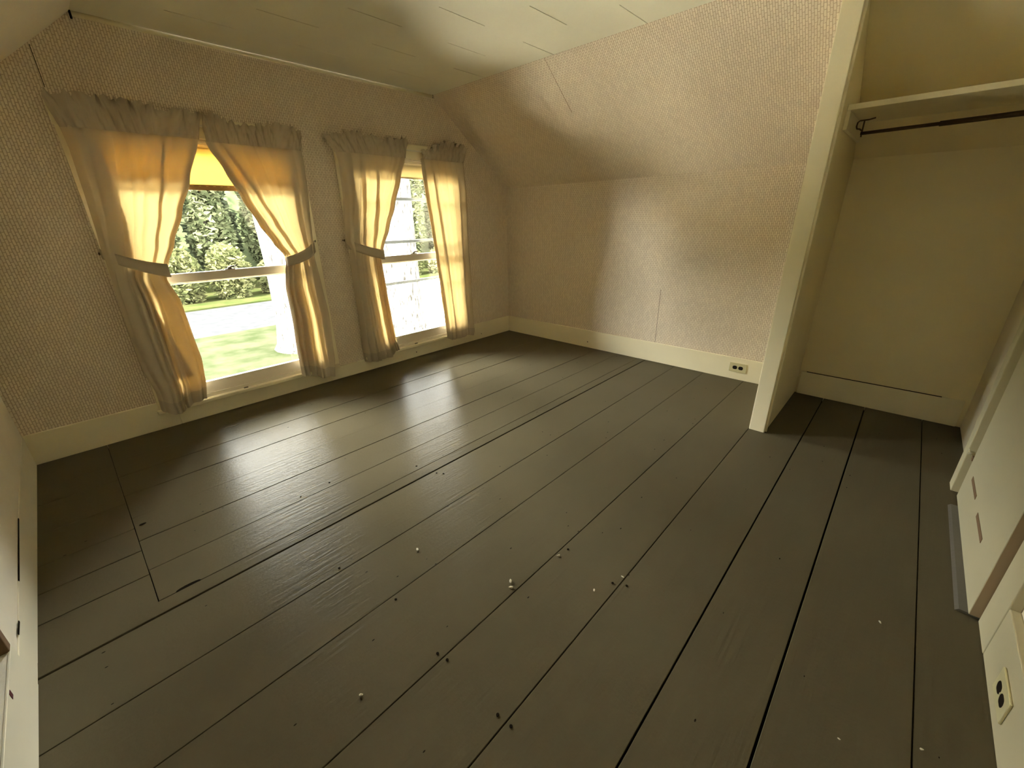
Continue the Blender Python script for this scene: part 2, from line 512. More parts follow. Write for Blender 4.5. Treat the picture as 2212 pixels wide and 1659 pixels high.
wall_right = wall_strip('wall_right', WALLPAPER, .05, -2.75)
wall_right_slope = slope_strip('wall_right_slope', WALLPAPER, .05, -2.75)
wall_closet = wall_strip('wall_closet', CLOSETPAINT, -2.75, YF - .05)
wall_closet_slope = slope_strip('wall_closet_slope', CLOSETPAINT, -2.75, YF - .05)
for o in (wall_right, wall_right_slope, wall_closet, wall_closet_slope):
    me = o.data
    if me.polygons[0].normal.x > 0: me.flip_normals()
    o.modifiers['solid'].offset = -1
MB().box(WX - .0006, WX + .01, -1.7210, -1.7190, .17, .62).build('wallpaper_seam', GAP, wall_right)
# raised seam on the slope
sl = math.hypot(SXR - WX, H - K); ux, uz = (SXR - WX) / sl, (H - K) / sl
seam = MB().quad([(WX + ux * t + uz * -.001, y, K + uz * t + ux * .001) for t, y in ((sl * .62, -1.149), (sl, -1.153), (sl, -1.1555), (sl * .62, -1.1515))])
seam.build('wallpaper_seam', BAREWOOD, wall_right_slope, solid=.0008, offset=0)

# ---- left knee wall with a low opening, left slope
HOLE_A, HOLE_B, HZ0, HZ1 = -1.690, -2.35, 0.165, 0.62     # opening in the knee wall
wl = MB()
LX = -L_
def lq(ya, yb, z0, z1):
    pts = [(LX, yb, z0), (LX, ya, z0), (LX, ya, z1), (LX, yb, z1)]
    wl.quad(pts, [(p[1], p[2]) for p in pts])
lq(.05, HOLE_A, -.03, K + .02); lq(HOLE_A, HOLE_B, -.03, HZ0); lq(HOLE_A, HOLE_B, HZ1, K + .02); lq(HOLE_B, YF - .05, -.03, K + .02)
wall_left = kind(wl.build('wall_left', LEFTWALL, fixn=False))
for f in wall_left.data.polygons: pass
md = wall_left.modifiers.new('solid', 'SOLIDIFY'); md.thickness = 0.05; md.offset = -1
MB().box(LX - .045, LX + .004, HOLE_A - .018, HOLE_A + .012, .112, HZ1 + .02).build('opening_edge', BAREWOOD, wall_left, bevel=.003)
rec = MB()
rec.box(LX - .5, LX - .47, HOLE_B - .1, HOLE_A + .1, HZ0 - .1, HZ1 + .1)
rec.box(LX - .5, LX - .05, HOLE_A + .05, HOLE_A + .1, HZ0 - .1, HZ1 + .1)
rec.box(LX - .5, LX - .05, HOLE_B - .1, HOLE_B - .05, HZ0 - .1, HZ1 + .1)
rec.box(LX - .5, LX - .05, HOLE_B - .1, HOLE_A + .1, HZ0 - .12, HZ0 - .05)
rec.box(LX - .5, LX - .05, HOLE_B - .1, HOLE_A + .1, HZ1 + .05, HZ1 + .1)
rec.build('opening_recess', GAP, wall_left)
pts = [(LX - .02, .05, K - .0175), (LX - .02, YF - .05, K - .0175), (SXL + .04, YF - .05, H + .035), (SXL + .04, .05, H + .035)]
o = kind(MB().quad(pts, [(0.05, 0), (YF, 0), (YF, 1), (.05, 1)]).build('wall_left_slope', LEFTWALL, fixn=False))
if o.data.polygons[0].normal.x < 0: o.data.flip_normals()
md = o.modifiers.new('solid', 'SOLIDIFY'); md.thickness = .08; md.offset = -1

# ---- front wall (behind the camera, seen edge-on at right), door opening filled by the door
DX0, DX1 = -1.705, -0.905       # door opening
fwm = MB()
def fq(x0, x1, z0, z1):
    pts = [(x0, YF, z0), (x1, YF, z0), (x1, YF, z1), (x0, YF, z1)]
    fwm.quad(pts, [(p[0], p[2]) for p in pts])
fq(-L_ - .05, .05, -.03, H + .03)
wall_front = kind(fwm.build('wall_front', FRONTWALL, fixn=False))
md = wall_front.modifiers.new('solid', 'SOLIDIFY'); md.thickness = .1; md.offset = 1 if wall_front.data.polygons[0].normal.y < 0 else -1

# ---- closet partition with its end post
part = kind(MB().prism([(-.79, -.0), (WX, -.0), (WX, K + .0), (-.79, K + (H - K) * (.79) / .838)], 'y', -2.716, -2.788).build('wall_partition', CLOSETPAINT))
MB().box(-.805, -.783, PY0, PY1, 0.002, 2.11).build('end_post', CREAM, part, bevel=.003)
MB().box(-.783, -.770, -2.786, -2.797, 0.002, 2.09).build('edge_bead', CREAM, part, bevel=.002)

# ---- baseboards
def bb(name, *boxes, mat=None):
    root = None
    for b_ in boxes:
        m = MB().box(*b_).build(name if root is None else 'board_length', mat or CREAM, root, bevel=.003)
        if root is None: root = kind(m)
    return root
# window wall: full-height length, lower length under and between the windows, full height again by the corner
bb('baseboard_back', (-L_, -3.06, 0.0, WY, 0.001, .174), (-3.06, -.62, 0.0, WY, 0.001, .104), (-.62, 0.0, 0.0, WY, 0.001, .172))
bb('baseboard_right', (0.0, WX, -2.705, 0.0, 0.001, .170))
bb('baseboard_closet', (0.0, WX, -3.598, -2.80, 0.001, .163))
MB().box(-.0007, .01, -3.50, -2.83, .1625, .1645).build('top_crack', GAP, bpy.data.objects['baseboard_closet'])
blf = kind(MB().prism([(0.0, .001), (0.0, .176), (-1.0, .157), (HOLE_A + .012, .114), (HOLE_A + .012, .001)], 'x', LX, LX + .004).build('baseboard_left', LEFTTRIM, bevel=.001))
MB().box(LX, LX + .005, HOLE_A + .012, YF, .001, .166).build('board_length', LEFTTRIM, blf, bevel=.001)
MB().prism([(-.93, .1585), (-.93, .1630), (-1.33, .1375), (-1.33, .1330)], 'x', LX + .002, LX + .0047).build('paint_crack', GAP, blf)
for (y, z, h) in ((-1.56, .124, .006), (-1.0, .158, .004)):
    MB().box(LX + .003, LX + .0048, y - .03, y + .03, z - h / 2, z + h / 2).build('paint_crack', GAP, blf)
MB().box(LX + .004, LX + .0058, -1.86, -1.845, .142, .160).build('red_stain', paint('red_stain', (.10, .012, .02)), blf)
bf = bb('baseboard_front', (-L_, -1.845, YF, -3.598, 0.001, .182), mat=DIMTRIM)
for o_, b_ in (('baseboard_right', (-.0006, .004, -1.055, -1.047, .052, .062)), ('baseboard_back', (-1.262, -1.254, -.0006, .004, .042, .052)), ('baseboard_back', (-.434, -.427, -.0006, .004, .048, .057))):
    MB().box(*b_).build('nail_hole', GAP, bpy.data.objects[o_])
# ceiling moulding on the window wall
tm = MB().tube([(-2.945, WY - .006, H - .010), (-.845, WY - .006, H - .010)], .0115, 10)
kind(tm.build('trim_1', CREAM))
MB().box(-2.953, -2.946, WY - .018, WY, H - .03, H + .002).build('end_gap', GAP, bpy.data.objects['trim_1'])
MB().box(-.845, -.839, WY - .014, WY, H - .02, H + .002).build('end_gap', GAP, bpy.data.objects['trim_1'])

# ------------------------------------------------------------------ windows
def window(idx, x0, x1, storm):
    w = empty('window_%d' % idx, ((x0 + x1) / 2, 0.02, 0.1)); kind(w)
    B = lambda n, m, p, *b_, bev=.002: MB().box(*b_).build(n, m, p, bevel=bev)
    # jambs, head, sill
    B('side_jamb', SASH, w, x0 - .005, x0 + .014, WY - .005, .090, .10, Z1 + .01)
    B('side_jamb', SASH, w, x1 - .014, x1 + .005, WY - .005, .090, .10, Z1 + .01)
    B('head_jamb', SASH, w, x0, x1, WY - .005, .090, Z1 - .014, Z1 + .012)
    B('outer_sill', SASH, w, x0, x1, .045, .15, .10, .146)
    B('side_casing', CREAM, w, x0 - .07, x0 + .004, -.004, WY + .003, .128, Z1 + .004)
    B('side_casing', CREAM, w, x1 - .004, x1 + .07, -.004, WY + .003, .128, Z1 + .004)
    B('head_casing', CREAM, w, x0 - .075, x1 + .072, -.006, WY + .003, Z1 - .004, Z1 + .105)
    B('stool', CREAM, w, x0 - .082, x1 + .06, -.030, .05, .104, .129, bev=.005)
    # lower (inner) sash
    xa, xb = x0 + .012, x1 - .012
    ls = B('lower_sash', SASH, w, xa, xb, .014, .044, .862, .914)           # meeting rail
    B('bottom_rail', SASH, ls, xa, xb, .014, .044, .150, .228)
    B('sill_strip', SASH, ls, xa, xb, .004, .020, .128, .152)
    B('stile', SASH, ls, xa, xa + .045, .015, .043, .15, .9)
    B('stile', SASH, ls, xb - .045, xb, .015, .043, .15, .9)
    MB().box(xa + .04, xb - .04, .028, .031, .22, .87).build('pane', GLASS, ls)
    us = B('upper_sash', SASH, w, xa, xb, .048, .074, .850, .888)
    B('top_rail', SASH, us, xa, xb, .048, .074, Z1 - .065, Z1 - .01)
    B('stile', SASH, us, xa, xa + .045, .049, .073, .86, Z1 - .02)
    B('stile', SASH, us, xb - .045, xb, .049, .073, .86, Z1 - .02)
    MB().box(xa + .04, xb - .04, .060, .063, .88, Z1 - .06).build('pane', GLASS, us)
    # cam lock on the meeting rail
    xm = (x0 + x1) / 2
    lk = MB()
    seg = 12
    lk.prism([(xm + .030 * math.cos(2 * math.pi * k / seg), .032 + .012 * math.sin(2 * math.pi * k / seg)) for k in range(seg)], 'z', .914, .9195)
    lk.prism([(xm + .012 * math.cos(2 * math.pi * k / seg), .032 + .010 * math.sin(2 * math.pi * k / seg)) for k in range(seg)], 'z', .9195, .930)
    lk.tube([(xm, .032, .929), (xm + .012, .026, .932), (xm + .03, .021, .933), (xm + .038, .019, .936)], [.005, .0055, .005, .006], 8)
    lk.build('sash_lock', ZINC, ls)
    MB().box(xm - .11, xm - .085, -.012, .0, .129, .135).build('paint_chip', ZINC, w)
    if storm:
        sf = B('storm_frame', STORM, w, x0, x1, .078, .085, 1.342, 1.364, bev=0)
        B('storm_bar', STORM, sf, x0, x1, .078, .085, 1.007, 1.030, bev=0)
        B('storm_bar', STORM, sf, x0, x1, .078, .085, .668, .691, bev=0)
        B('storm_stile', STORM, sf, -.862, -.846, .079, .085, .15, .68, bev=0)
        B('storm_stile', STORM, sf, x0, x0 + .016, .079, .085, .15, 1.64, bev=0)
        B('storm_stile', STORM, sf, x1 - .016, x1, .079, .085, .15, 1.64, bev=0)
    return w
window(1, *WIN[0], False)
window(2, *WIN[1], True)

# ------------------------------------------------------------------ roller shades
def shade(x0, x1, zb, fabric, label):
    xa, xb = x0 + .018, x1 - .018
    t = empty('roller_shade', ((xa + xb) / 2, .03, zb))
    tag(t, label, 'window shade', 'roller shades behind the curtains')
    MB().tube([(xa, .020, 1.602), (xb, .020, 1.602)], .0155, 14).build('roller', fabric, t)
    MB().box(xa + .01, xb - .01, .0040, .0052, zb, 1.60).build('shade_fabric', fabric, t)
    h = MB().box(xa + .01, xb - .01, .0015, .0080, zb, zb + (.030 if zb < 1.45 else .012)).build('hem', HEMMAT if zb < 1.45 else fabric, t, bevel=.002)
    if zb < 1.45:
        for k in range(26):
            xk = xa + .03 + k * (xb - xa - .06) / 25
            MB().box(xk, xk + .012, .0007, .0016, zb + .021, zb + .0235).build('stitch', SHADE_Y, h)
shade(*WIN[0], 1.374, SHADE_Y, 'golden yellow roller shade pulled partly down in the window farther from the corner')
shade(*WIN[1], 1.503, SHADE_C, 'short cream roller shade in the window nearest the room corner')

# ------------------------------------------------------------------ curtain rods, curtains
def rod(xa, xb, z, label):
    t = empty('curtain_rod', ((xa + xb) / 2, -.03, z))
    tag(t, label, 'curtain rod', 'curtain rods above the windows')
    MB().tube([(xa, .012, z), (xa, -.03, z), (xa + .012, -.041, z), (xa + .03, -.044, z), (xb - .03, -.044, z), (xb - .012, -.041, z), (xb, -.03, z), (xb, .012, z)], .0055, 8).build('rod', RODWHITE, t)
    for x in (xa, xb):
        MB().box(x - .006, x + .006, -.002, WY, z - .02, z + .02).build('bracket', RODWHITE, t)
rod(-3.135, -2.005, 1.703, 'white curtain rod hidden in the header over the yellow-shaded window')
rod(-1.765, -.585, 1.703, 'white curtain rod showing between the two curtains nearest the corner')

def interp(pts, z):
    """pts: (x, z) sorted by falling z"""
    if z >= pts[0][1]: return pts[0][0]
    for (xa, za), (xb, zb) in zip(pts[:-1], pts[1:]):
        if za >= z >= zb:
            t = (za - z) / max(1e-6, za - zb)
            t2 = t * t * (3 - 2 * t) * .5 + t * .5
            return xa + (xb - xa) * t2
    return pts[-1][0]
def interp_x(pts, x):
    if x <= pts[0][0]: return pts[0][1]
    for (xa, za), (xb, zb) in zip(pts[:-1], pts[1:]):
        if xa <= x <= xb:
            return za + (zb - za) * (x - xa) / max(1e-6, xb - xa)
    return pts[-1][1]

def curtain(Lp, Rp, Tp, Bp, zh, tie_z, outer, seed, folds, label, tie=None, bands=()):
    """Lp/Rp outline (x,z); Tp ruffle top; Bp hem line; zh header seam height; outer: 'L' or 'R' side next the casing"""
    rnd = random.Random(seed)
    xm = (Lp[0][0] + Rp[0][0]) / 2
    t = empty('curtain', (xm, -.055, Bp[0][1]))
    tag(t, label, 'curtain', 'cream tie-back curtains')
    ph = [rnd.uniform(0, 6.28) for _ in range(8)]
    YC = -.048
    wob = [rnd.uniform(-.035, .035) for _ in range(12)]
    def warp(u):                                   # uneven pleat spacing
        return u + .045 * math.sin(2 * math.pi * u + ph[4]) + .03 * math.sin(4 * math.pi * u + ph[5])
    def depth(u, z):
        if tie_z is not None:
            k = abs(z - tie_z)
            tight = math.exp(-(k / .16) ** 2)
            below = 1 if z < tie_z else 0
        else:
            tight, below = 0, 0
        top_t = max(0.0, min(1.0, (z - (zh - .25)) / .25))
        a = .0105 * (1 - .35 * top_t) * (1 - .45 * tight) + (.006 if below else 0)
        w = warp(u)
        # pleats that sharpen into creases
        s1 = math.sin(2 * math.pi * folds * w + ph[0] + .6 * math.sin(3 * z + ph[6]))
        s2 = math.sin(2 * math.pi * (folds * 1.7) * w + ph[1] - 1.1 * z)
        s3 = math.sin(2 * math.pi * (folds * .5) * w + ph[2] + 1.4 * z)
        p = (1 - abs(s1)) * 1.3 - .6
        y = a * (p + .22 * s2 + .8 * s3)
        e = u if outer == 'L' else 1 - u
        if e < .07: y += (.07 - e) / .07 * .024      # return to the wall
        return YC + y
    def fn_panel(u, v):
        xb = Bp[0][0] + (Bp[-1][0] - Bp[0][0]) * u
        zb = interp_x(Bp, xb)
        z = (zh + .004) + (zb - zh - .004) * v
        zl = z
        x = interp(Lp, zl) * (1 - u) + interp(Rp, zl) * u
        return (x, depth(u, z), z)
    pnl = MB().grid(fn_panel, 110, 90).build('curtain_panel', CURTAIN, t, fixn=False)
    # pleats folded back behind the front layer: (u0,u1 at top, z top, u0,u1 at bottom, z bottom)
    for (ua, ub, zt, uc, ud, zb2) in bands:
        def fn_fold(u, v):
            z = zt + (zb2 - zt) * v
            uu = (ua + (uc - ua) * v) * (1 - u) + (ub + (ud - ub) * v) * u
            xb = Bp[0][0] + (Bp[-1][0] - Bp[0][0]) * uu
            z = max(z, interp_x(Bp, xb) + .004)
            x = interp(Lp, z) * (1 - uu) + interp(Rp, z) * uu
            return (x, depth(uu, z) + .004 + .007 * math.sin(u * math.pi), z)
        MB().grid(fn_fold, 24, 40).build('pleat_fold', CURTAIN, pnl, fixn=False)
    # hem: doubled cloth along the bottom
    def fn_hem(u, v):
        xb = Bp[0][0] + (Bp[-1][0] - Bp[0][0]) * u
        zb = interp_x(Bp, xb)
        z = zb + .075 * (1 - v) - .0005
        x = interp(Lp, z) * (1 - u) + interp(Rp, z) * u
        return (x, depth(u, z) - .0016, z)
    MB().grid(fn_hem, 110, 6).build('hem', HEADER, pnl, fixn=False)
    # rod pocket and ruffle
    def fn_head(u, v):
        x0 = interp(Lp, zh); x1 = interp(Rp, zh)
        xt0, xt1 = Tp[0][0], Tp[-1][0]
        xb = x0 + (x1 - x0) * u; xt = xt0 + (xt1 - xt0) * u
        zt = interp_x(Tp, xt)
        f = v
        x = xb * (1 - f) + xt * f
        z = zh - .004 + (zt - zh) * f
        w = warp(u)
        g = 2 * math.pi * 10 * w
        pocket = 1 if .1 < f < .52 else 0
        amp = .0035 + .003 * pocket + (.014 * ((f - .52) / .48) if f > .52 else 0)
        y = -.066 + amp * (math.sin(g + ph[3]) + .6 * math.sin(g * 1.9 + ph[2] + 5 * f) + .35 * math.sin(g * 3.7 + ph[6] - 9 * f)) - .004 * math.sin(min(1, f / .55) * math.pi)
        if f > .52: z += .009 * ((f - .52) / .48) * (math.sin(g * 1.3 + ph[7]) + .6 * math.sin(g * 2.9 + ph[0]))
        if f > .55: x += .010 * ((f - .55) / .45) * math.sin(g * .7 + ph[1])
        e = u if outer == 'L' else 1 - u
        if e < .09: y += (.09 - e) / .09 * .036
        return (x, y, z)
    MB().grid(fn_head, 120, 18).build('ruffled_header', HEADER, t, fixn=False)
    if tie:
        (ot, ob), (it, ib) = tie          # outer (x,z top),(x,z bottom); inner
        def fn_tie(u, v):
            s = u
            if s < .86:
                q = s / .86
                x = ot[0] + (it[0] - ot[0]) * q
                y = -.012 - .064 * math.sin(min(1, q * 2.2) * math.pi / 2) + .008 * q * q
                zt = ot[1] + (it[1] - ot[1]) * q - .012 * math.sin(q * math.pi); zb = ob[1] + (ib[1] - ob[1]) * q - .012 * math.sin(q * math.pi)
            else:
                q = (s - .86) / .14
                sg = 1 if it[0] > ot[0] else -1
                x = it[0] + sg * .012 * math.sin(q * math.pi / 2 * 2) - sg * .02 * q
                y = -.068 + .04 * q
                zt, zb = it[1], ib[1]
            return (x, y, zt + (zb - zt) * v)
        MB().grid(fn_tie, 40, 4).build('tieback', HEADER, t, solid=.003, offset=0, fixn=False)
    return t

c1L = [(-3.143, 1.737), (-3.134, 1.70), (-3.124, 1.537), (-3.129, 1.361), (-3.136, 1.177), (-3.143, 1.066), (-3.142, .979), (-3.152, .811), (-3.153, .603), (-3.155, .401), (-3.133, .245), (-3.136, .126)]
c1R = [(-2.543, 1.765), (-2.576, 1.633), (-2.667, 1.419), (-2.747, 1.251), (-2.825, 1.092), (-2.884, .974), (-2.913, .904), (-2.88, .761), (-2.875, .573), (-2.868, .408), (-2.882, .262), (-2.903, .147)]
c1B = [(-3.136, .126), (-3.078, .092), (-3.043, .089), (-2.967, .133), (-2.903, .147)]
c1T = [(-3.159, 1.77), (-3.052, 1.784), (-2.95, 1.786), (-2.887, 1.782), (-2.751, 1.781), (-2.717, 1.761), (-2.602, 1.775), (-2.54, 1.766)]
curtain(c1L, c1R, c1T, c1B, 1.636, .97, 'L', 3, 3, 'leftmost cream curtain tied back beside the dark papered wall',
        (((-3.149, 1.076), (-3.154, 1.023)), ((-2.895, .98), (-2.905, .906))),
        ((.10, .20, 1.63, .17, .44, .98), (.69, .72, 1.63, .72, .78, .98), (.95, 1, 1.63, .90, 1, .98), (0, .56, .96, 0, .50, .09), (.63, 1, .96, .52, 1, .09), (.1, .4, .96, .3, .8, .3)))
c2L = [(-2.531, 1.767), (-2.558, 1.66), (-2.536, 1.605), (-2.482, 1.482), (-2.426, 1.33), (-2.363, 1.182), (-2.30, 1.06), (-2.249, .983), (-2.246, .929), (-2.262, .881), (-2.283, .752), (-2.285, .561), (-2.30, .318), (-2.302, .124)]
c2R = [(-1.96, 1.738), (-1.998, 1.668), (-1.993, 1.555), (-2.004, 1.363), (-2.019, 1.187), (-2.028, 1.056), (-2.036, .965), (-2.017, .762), (-2.001, .55), (-2.018, .193), (-2.045, .042)]
c2B = [(-2.302, .124), (-2.197, .093), (-2.157, .063), (-2.116, .066), (-2.045, .042)]
c2T = [(-2.54, 1.766), (-2.467, 1.776), (-2.424, 1.752), (-2.337, 1.737), (-2.287, 1.736), (-2.269, 1.748), (-2.134, 1.764), (-2.045, 1.765), (-1.979, 1.734)]
curtain(c2L, c2R, c2T, c2B, 1.628, .97, 'R', 5, 3, 'cream curtain tied back at the right side of the yellow-shaded window',
        (((-2.02, 1.065), (-2.042, .988)), ((-2.24, .972), (-2.246, .910))),
        ((0, .06, 1.62, 0, .20, .98), (.13, .17, 1.62, .34, .44, .98), (.80, .86, 1.62, .70, .82, .98), (.93, 1, 1.62, .9, 1, .98), (0, .42, .96, 0, .48, .05), (.50, .70, .96, .62, .72, .05), (.74, 1, .96, .76, 1, .05), (0, .3, .96, 0, .4, .05)))
c3L = [(-1.797, 1.746), (-1.772, 1.684), (-1.752, 1.572), (-1.757, 1.388), (-1.783, 1.122), (-1.787, 1.054), (-1.766, .987), (-1.772, .729), (-1.769, .409), (-1.774, .099)]
c3R = [(-1.172, 1.779), (-1.207, 1.645), (-1.264, 1.505), (-1.344, 1.299), (-1.413, 1.142), (-1.492, .977), (-1.518, .911), (-1.503, .667), (-1.485, .396), (-1.47, .241), (-1.448, .123)]
c3B = [(-1.767, .089), (-1.687, .081), (-1.53, .079), (-1.513, .13), (-1.448, .123)]
c3T = [(-1.837, 1.736), (-1.776, 1.751), (-1.66, 1.786), (-1.581, 1.778), (-1.541, 1.759), (-1.516, 1.779), (-1.446, 1.775), (-1.403, 1.755), (-1.368, 1.78), (-1.278, 1.768), (-1.226, 1.789), (-1.172, 1.779)]
curtain(c3L, c3R, c3T, c3B, 1.646, .96, 'L', 8, 4, 'cream curtain tied back at the left side of the window nearest the corner',
        (((-1.786, 1.064), (-1.793, 1.000)), ((-1.503, .972), (-1.52, .897))),
        ((.08, .16, 1.64, .18, .34, .97), (.30, .36, 1.64, .42, .50, .97), (.54, .58, 1.64, .66, .76, .97), (.93, 1, 1.64, .90, 1, .97), (0, .36, .95, 0, .34, .08), (.40, .58, .95, .37, .62, .08), (.66, 1, .95, .70, .93, .08)))
c4L = [(-1.046, 1.707), (-1.047, 1.661), (-1.042, 1.543), (-1.027, 1.355), (-1.007, 1.187), (-.999, 1.124), (-.973, .843), (-.952, .59), (-.933, .344), (-.921, .12)]
c4R = [(-.545, 1.75), (-.579, 1.66), (-.565, 1.41), (-.571, 1.022), (-.558, .54), (-.538, .102), (-.553, .065)]
c4B = [(-.921, .115), (-.861, .083), (-.722, .087), (-.678, .097), (-.553, .065)]
c4T = [(-1.041, 1.711), (-.993, 1.728), (-.84, 1.789), (-.698, 1.807), (-.67, 1.778), (-.611, 1.794), (-.528, 1.751)]
curtain(c4L, c4R, c4T, c4B, 1.652, None, 'R', 11, 3, 'rightmost cream curtain hanging loose and untied by the room corner', None,
        ((0, .09, 1.65, 0, .10, .09), (.22, .25, 1.65, .30, .36, .09), (.80, .86, 1.65, .72, .76, .09), (.92, 1, 1.65, .9, 1, .09)))

for x, z, lab in ((-3.155, 1.05, 'small dark tieback hook left of the leftmost curtain'), (-2.012, 1.06, 'small dark tieback hook between the two windows, nearer the yellow shade'),
                  (-1.795, 1.055, 'small dark tieback hook left of the third curtain')):
    o = MB().tube([(x, WY, z), (x, -.012, z), (x, -.020, z - .004), (x, -.022, z + .008)], .0035, 8).build('tieback_hook', BRONZE)
    centre(o); tag(o, lab, 'hook', 'tieback hooks')

# ------------------------------------------------------------------ closet shelf and rod
t = empty('closet_shelf', (-.3, -3.2, 1.62)); tag(t, 'cream painted closet shelf above the dark clothes rod', 'shelf')
MB().box(-.62, -.12, -3.598, -2.790, 1.6235, 1.647).build('board', CREAM, t, bevel=.002)
for ya, yb in ((-2.7885, -2.805), (-3.578, -3.598)):
    MB().box(-.615, -.06, ya, yb, 1.545, 1.6230).build('cleat', CREAM, t, bevel=.002)
t = empty('clothes_rod', (-.38, -3.2, 1.553)); tag(t, 'dark bronze telescoping clothes rod hung under the closet shelf', 'clothes rod')
MB().tube([(-.38, -2.834, 1.551), (-.38, -3.15, 1.555)], .0078, 12).build('inner_tube', BRONZE, t)
MB().tube([(-.38, -3.12, 1.5545), (-.38, -3.575, 1.561)], .0112, 12).build('outer_tube', BRONZE, t)
MB().tube([(-.38, -2.880, 1.6135), (-.38, -2.857, 1.609), (-.38, -2.820, 1.6085), (-.38, -2.8125, 1.602), (-.38, -2.811, 1.585), (-.38, -2.815, 1.574), (-.38, -2.826, 1.572), (-.38, -2.838, 1.562)], .0034, 8).build('wire_hook', BRONZE, t)
MB().tube([(-.38, -2.838, 1.611), (-.38, -2.839, 1.535)], .0034, 8).build('wire_stem', BRONZE, t)

# ------------------------------------------------------------------ door, casings, threshold
d = empty('door_1', ((DX0 + DX1) / 2, -3.6, 0)); kind(d)
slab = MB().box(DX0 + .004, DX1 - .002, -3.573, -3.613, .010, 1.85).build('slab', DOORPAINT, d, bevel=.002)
MB().box(DX0 + .0035, DX0 + .005, -3.575, -3.611, .012, 1.848).build('shaded_edge', paint('door_shaded_edge', (.34, .25, .165), rough=.6), slab)  # browner edge colour paints in the weaker, warm bounced light on this face
for xa, xb, z in ((-1.205, -1.035, .168), (-1.495, -1.318, .158)):
    MB().box(xa, xb, -3.5715, -3.58, z - .009, z + .009).build('slot', BAREWOOD, slab)
lt = MB(); lt.box(-.888, -.868, -3.552, -3.575, .207, .217); lt.tube([(-.880, -3.562, .216), (-.880, -3.557, .224), (-.872, -3.554, .228)], .0025, 8)
lt.build('hook_latch', DOORPAINT, slab)
MB().box(-.905, -.880, -3.5705, -3.58, .186, .203).build('latch_slot', BAREWOOD, slab)
for name, b_ in (('side_casing', (DX1, -.845, -3.556, -3.612, .001, 1.95)), ('side_casing', (-1.843, DX0 - .002, -3.597, YF, .001, 1.95)), ('head_casing', (-1.843, -.845, -3.590, YF, 1.862, 1.96))):
    pass
MB().box(-.853, -.775, -3.556, YF, .001, 1.95).build('side_casing', DIMTRIM, d, bevel=.003)
MB().box(-1.843, DX0, -3.5965, YF, .001, 1.95).build('side_casing', DIMTRIM, d, bevel=.003)
MB().box(-1.843, -.775, -3.585, YF, 1.855, 1.96).build('head_casing', DIMTRIM, d, bevel=.003)
th = MB().prism([(-3.545, .001), (-3.553, .010), (-3.66, .010), (-3.66, .001)], 'x', DX0 + .01, -1.00).build('threshold', THRESH, d)

# ------------------------------------------------------------------ outlets
def outlet(loc, axis, label):
    """horizontal duplex plate; axis 'x': on the right wall, 'y': on the front wall"""
    t = empty('electrical_outlet', loc); tag(t, label, 'outlet', 'outlets in the baseboards')
    x, y, z = loc
    def P(u, v, w):         # u along the wall, v up, w out of the wall
        return (x - w, y + u, z + v) if axis == 'x' else (x + u, y + w, z + v)
    def pl(u0, u1, v0, v1, w0, w1):
        m = MB(); a = P(u0, v0, w0); b_ = P(u1, v1, w1)
        return m.box(a[0], b_[0], a[1], b_[1], a[2], b_[2])
    pl(-.060, .060, -.036, .036, 0, .006).build('cover_plate', PLATE, t, bevel=.0025)
    for cu in (-.0205, .0205):
        m = MB(); seg = 16
        ring = []
        for k in range(seg):
            an = 2 * math.pi * k / seg
            ring.append((cu + .0165 * math.cos(an), max(-.0135, min(.0135, .0165 * math.sin(an)))))
        n = len(m.v)
        m.v += [P(a, b_, .0055) for a, b_ in ring] + [P(a, b_, .0072) for a, b_ in ring]
        m.f.append(tuple(range(seg))); m.f.append(tuple(range(2 * seg - 1, seg - 1, -1)))
        for k in range(seg):
            j = (k + 1) % seg; m.f.append((k, seg + k, seg + j, j))
        m.build('socket', SOCKET, t)
    pl(-.003, .003, -.003, .003, .0055, .0078).build('screw', PLATE, t, bevel=.001)
outlet((0.0, -2.401, .097), 'x', 'horizontal cream outlet in the baseboard beside the closet post')
outlet((-2.062, -3.598, .083), 'y', 'horizontal cream outlet in the baseboard near the door casing, lower right')

# ------------------------------------------------------------------ crumbs on the floor
def crumb(x, y, s, lab, seed):
    rnd = random.Random(seed)
    bm = bmesh.new(); bmesh.ops.create_icosphere(bm, subdivisions=1, radius=1)
    for v in bm.verts:
        v.co *= rnd.uniform(.75, 1.2); v.co.x *= s * 1.5; v.co.y *= s * .8; v.co.z *= s * .55
    me = bpy.data.meshes.new('plaster_crumb')
    a = rnd.uniform(0, 3.1)
    bm.transform(Matrix.Rotation(a, 4, 'Z'))
    mz = min(v.co.z for v in bm.verts)
    for v in bm.verts: v.co.z -= mz
    bm.to_mesh(me); bm.free(); me.materials.append(CRUMB)
    o = bpy.data.objects.new('plaster_crumb', me); COL.objects.link(o); o.location = (x, y, .0008)
    tag(o, lab, 'debris', 'pale crumbs on the floor')
for k, (x, y, s, lab) in enumerate([
        (-2.563, -2.418, .0062, 'pale crumb on the floor, farther one of the close pair'), (-2.58, -2.436, .006, 'pale crumb on the floor, nearer one of the close pair'),
        (-2.693, -2.047, .006, 'single pale crumb on the floor nearest the window reflections'), (-2.354, -2.469, .005, 'pale crumb beside a floorboard gap, right of the close pair'),
        (-2.399, -2.654, .0045, 'small pale crumb on the floorboard just beyond the next gap'), (-2.283, -2.698, .004, 'tiny pale crumb sitting beside a pair of dark nail heads'),
        (-3.105, -2.374, .0045, 'pale crumb on the floor closest to the left baseboard'), (-2.373, -3.327, .003, 'tiny pale crumb at the bottom edge, left of the last board gap'),
        (-1.91, -3.375, .004, 'pale crumb on the wide board in front of the closet and door'), (-2.269, -3.473, .0035, 'tiny pale crumb on the last board gap near the front baseboard')]):
    crumb(x, y, s, lab, k)

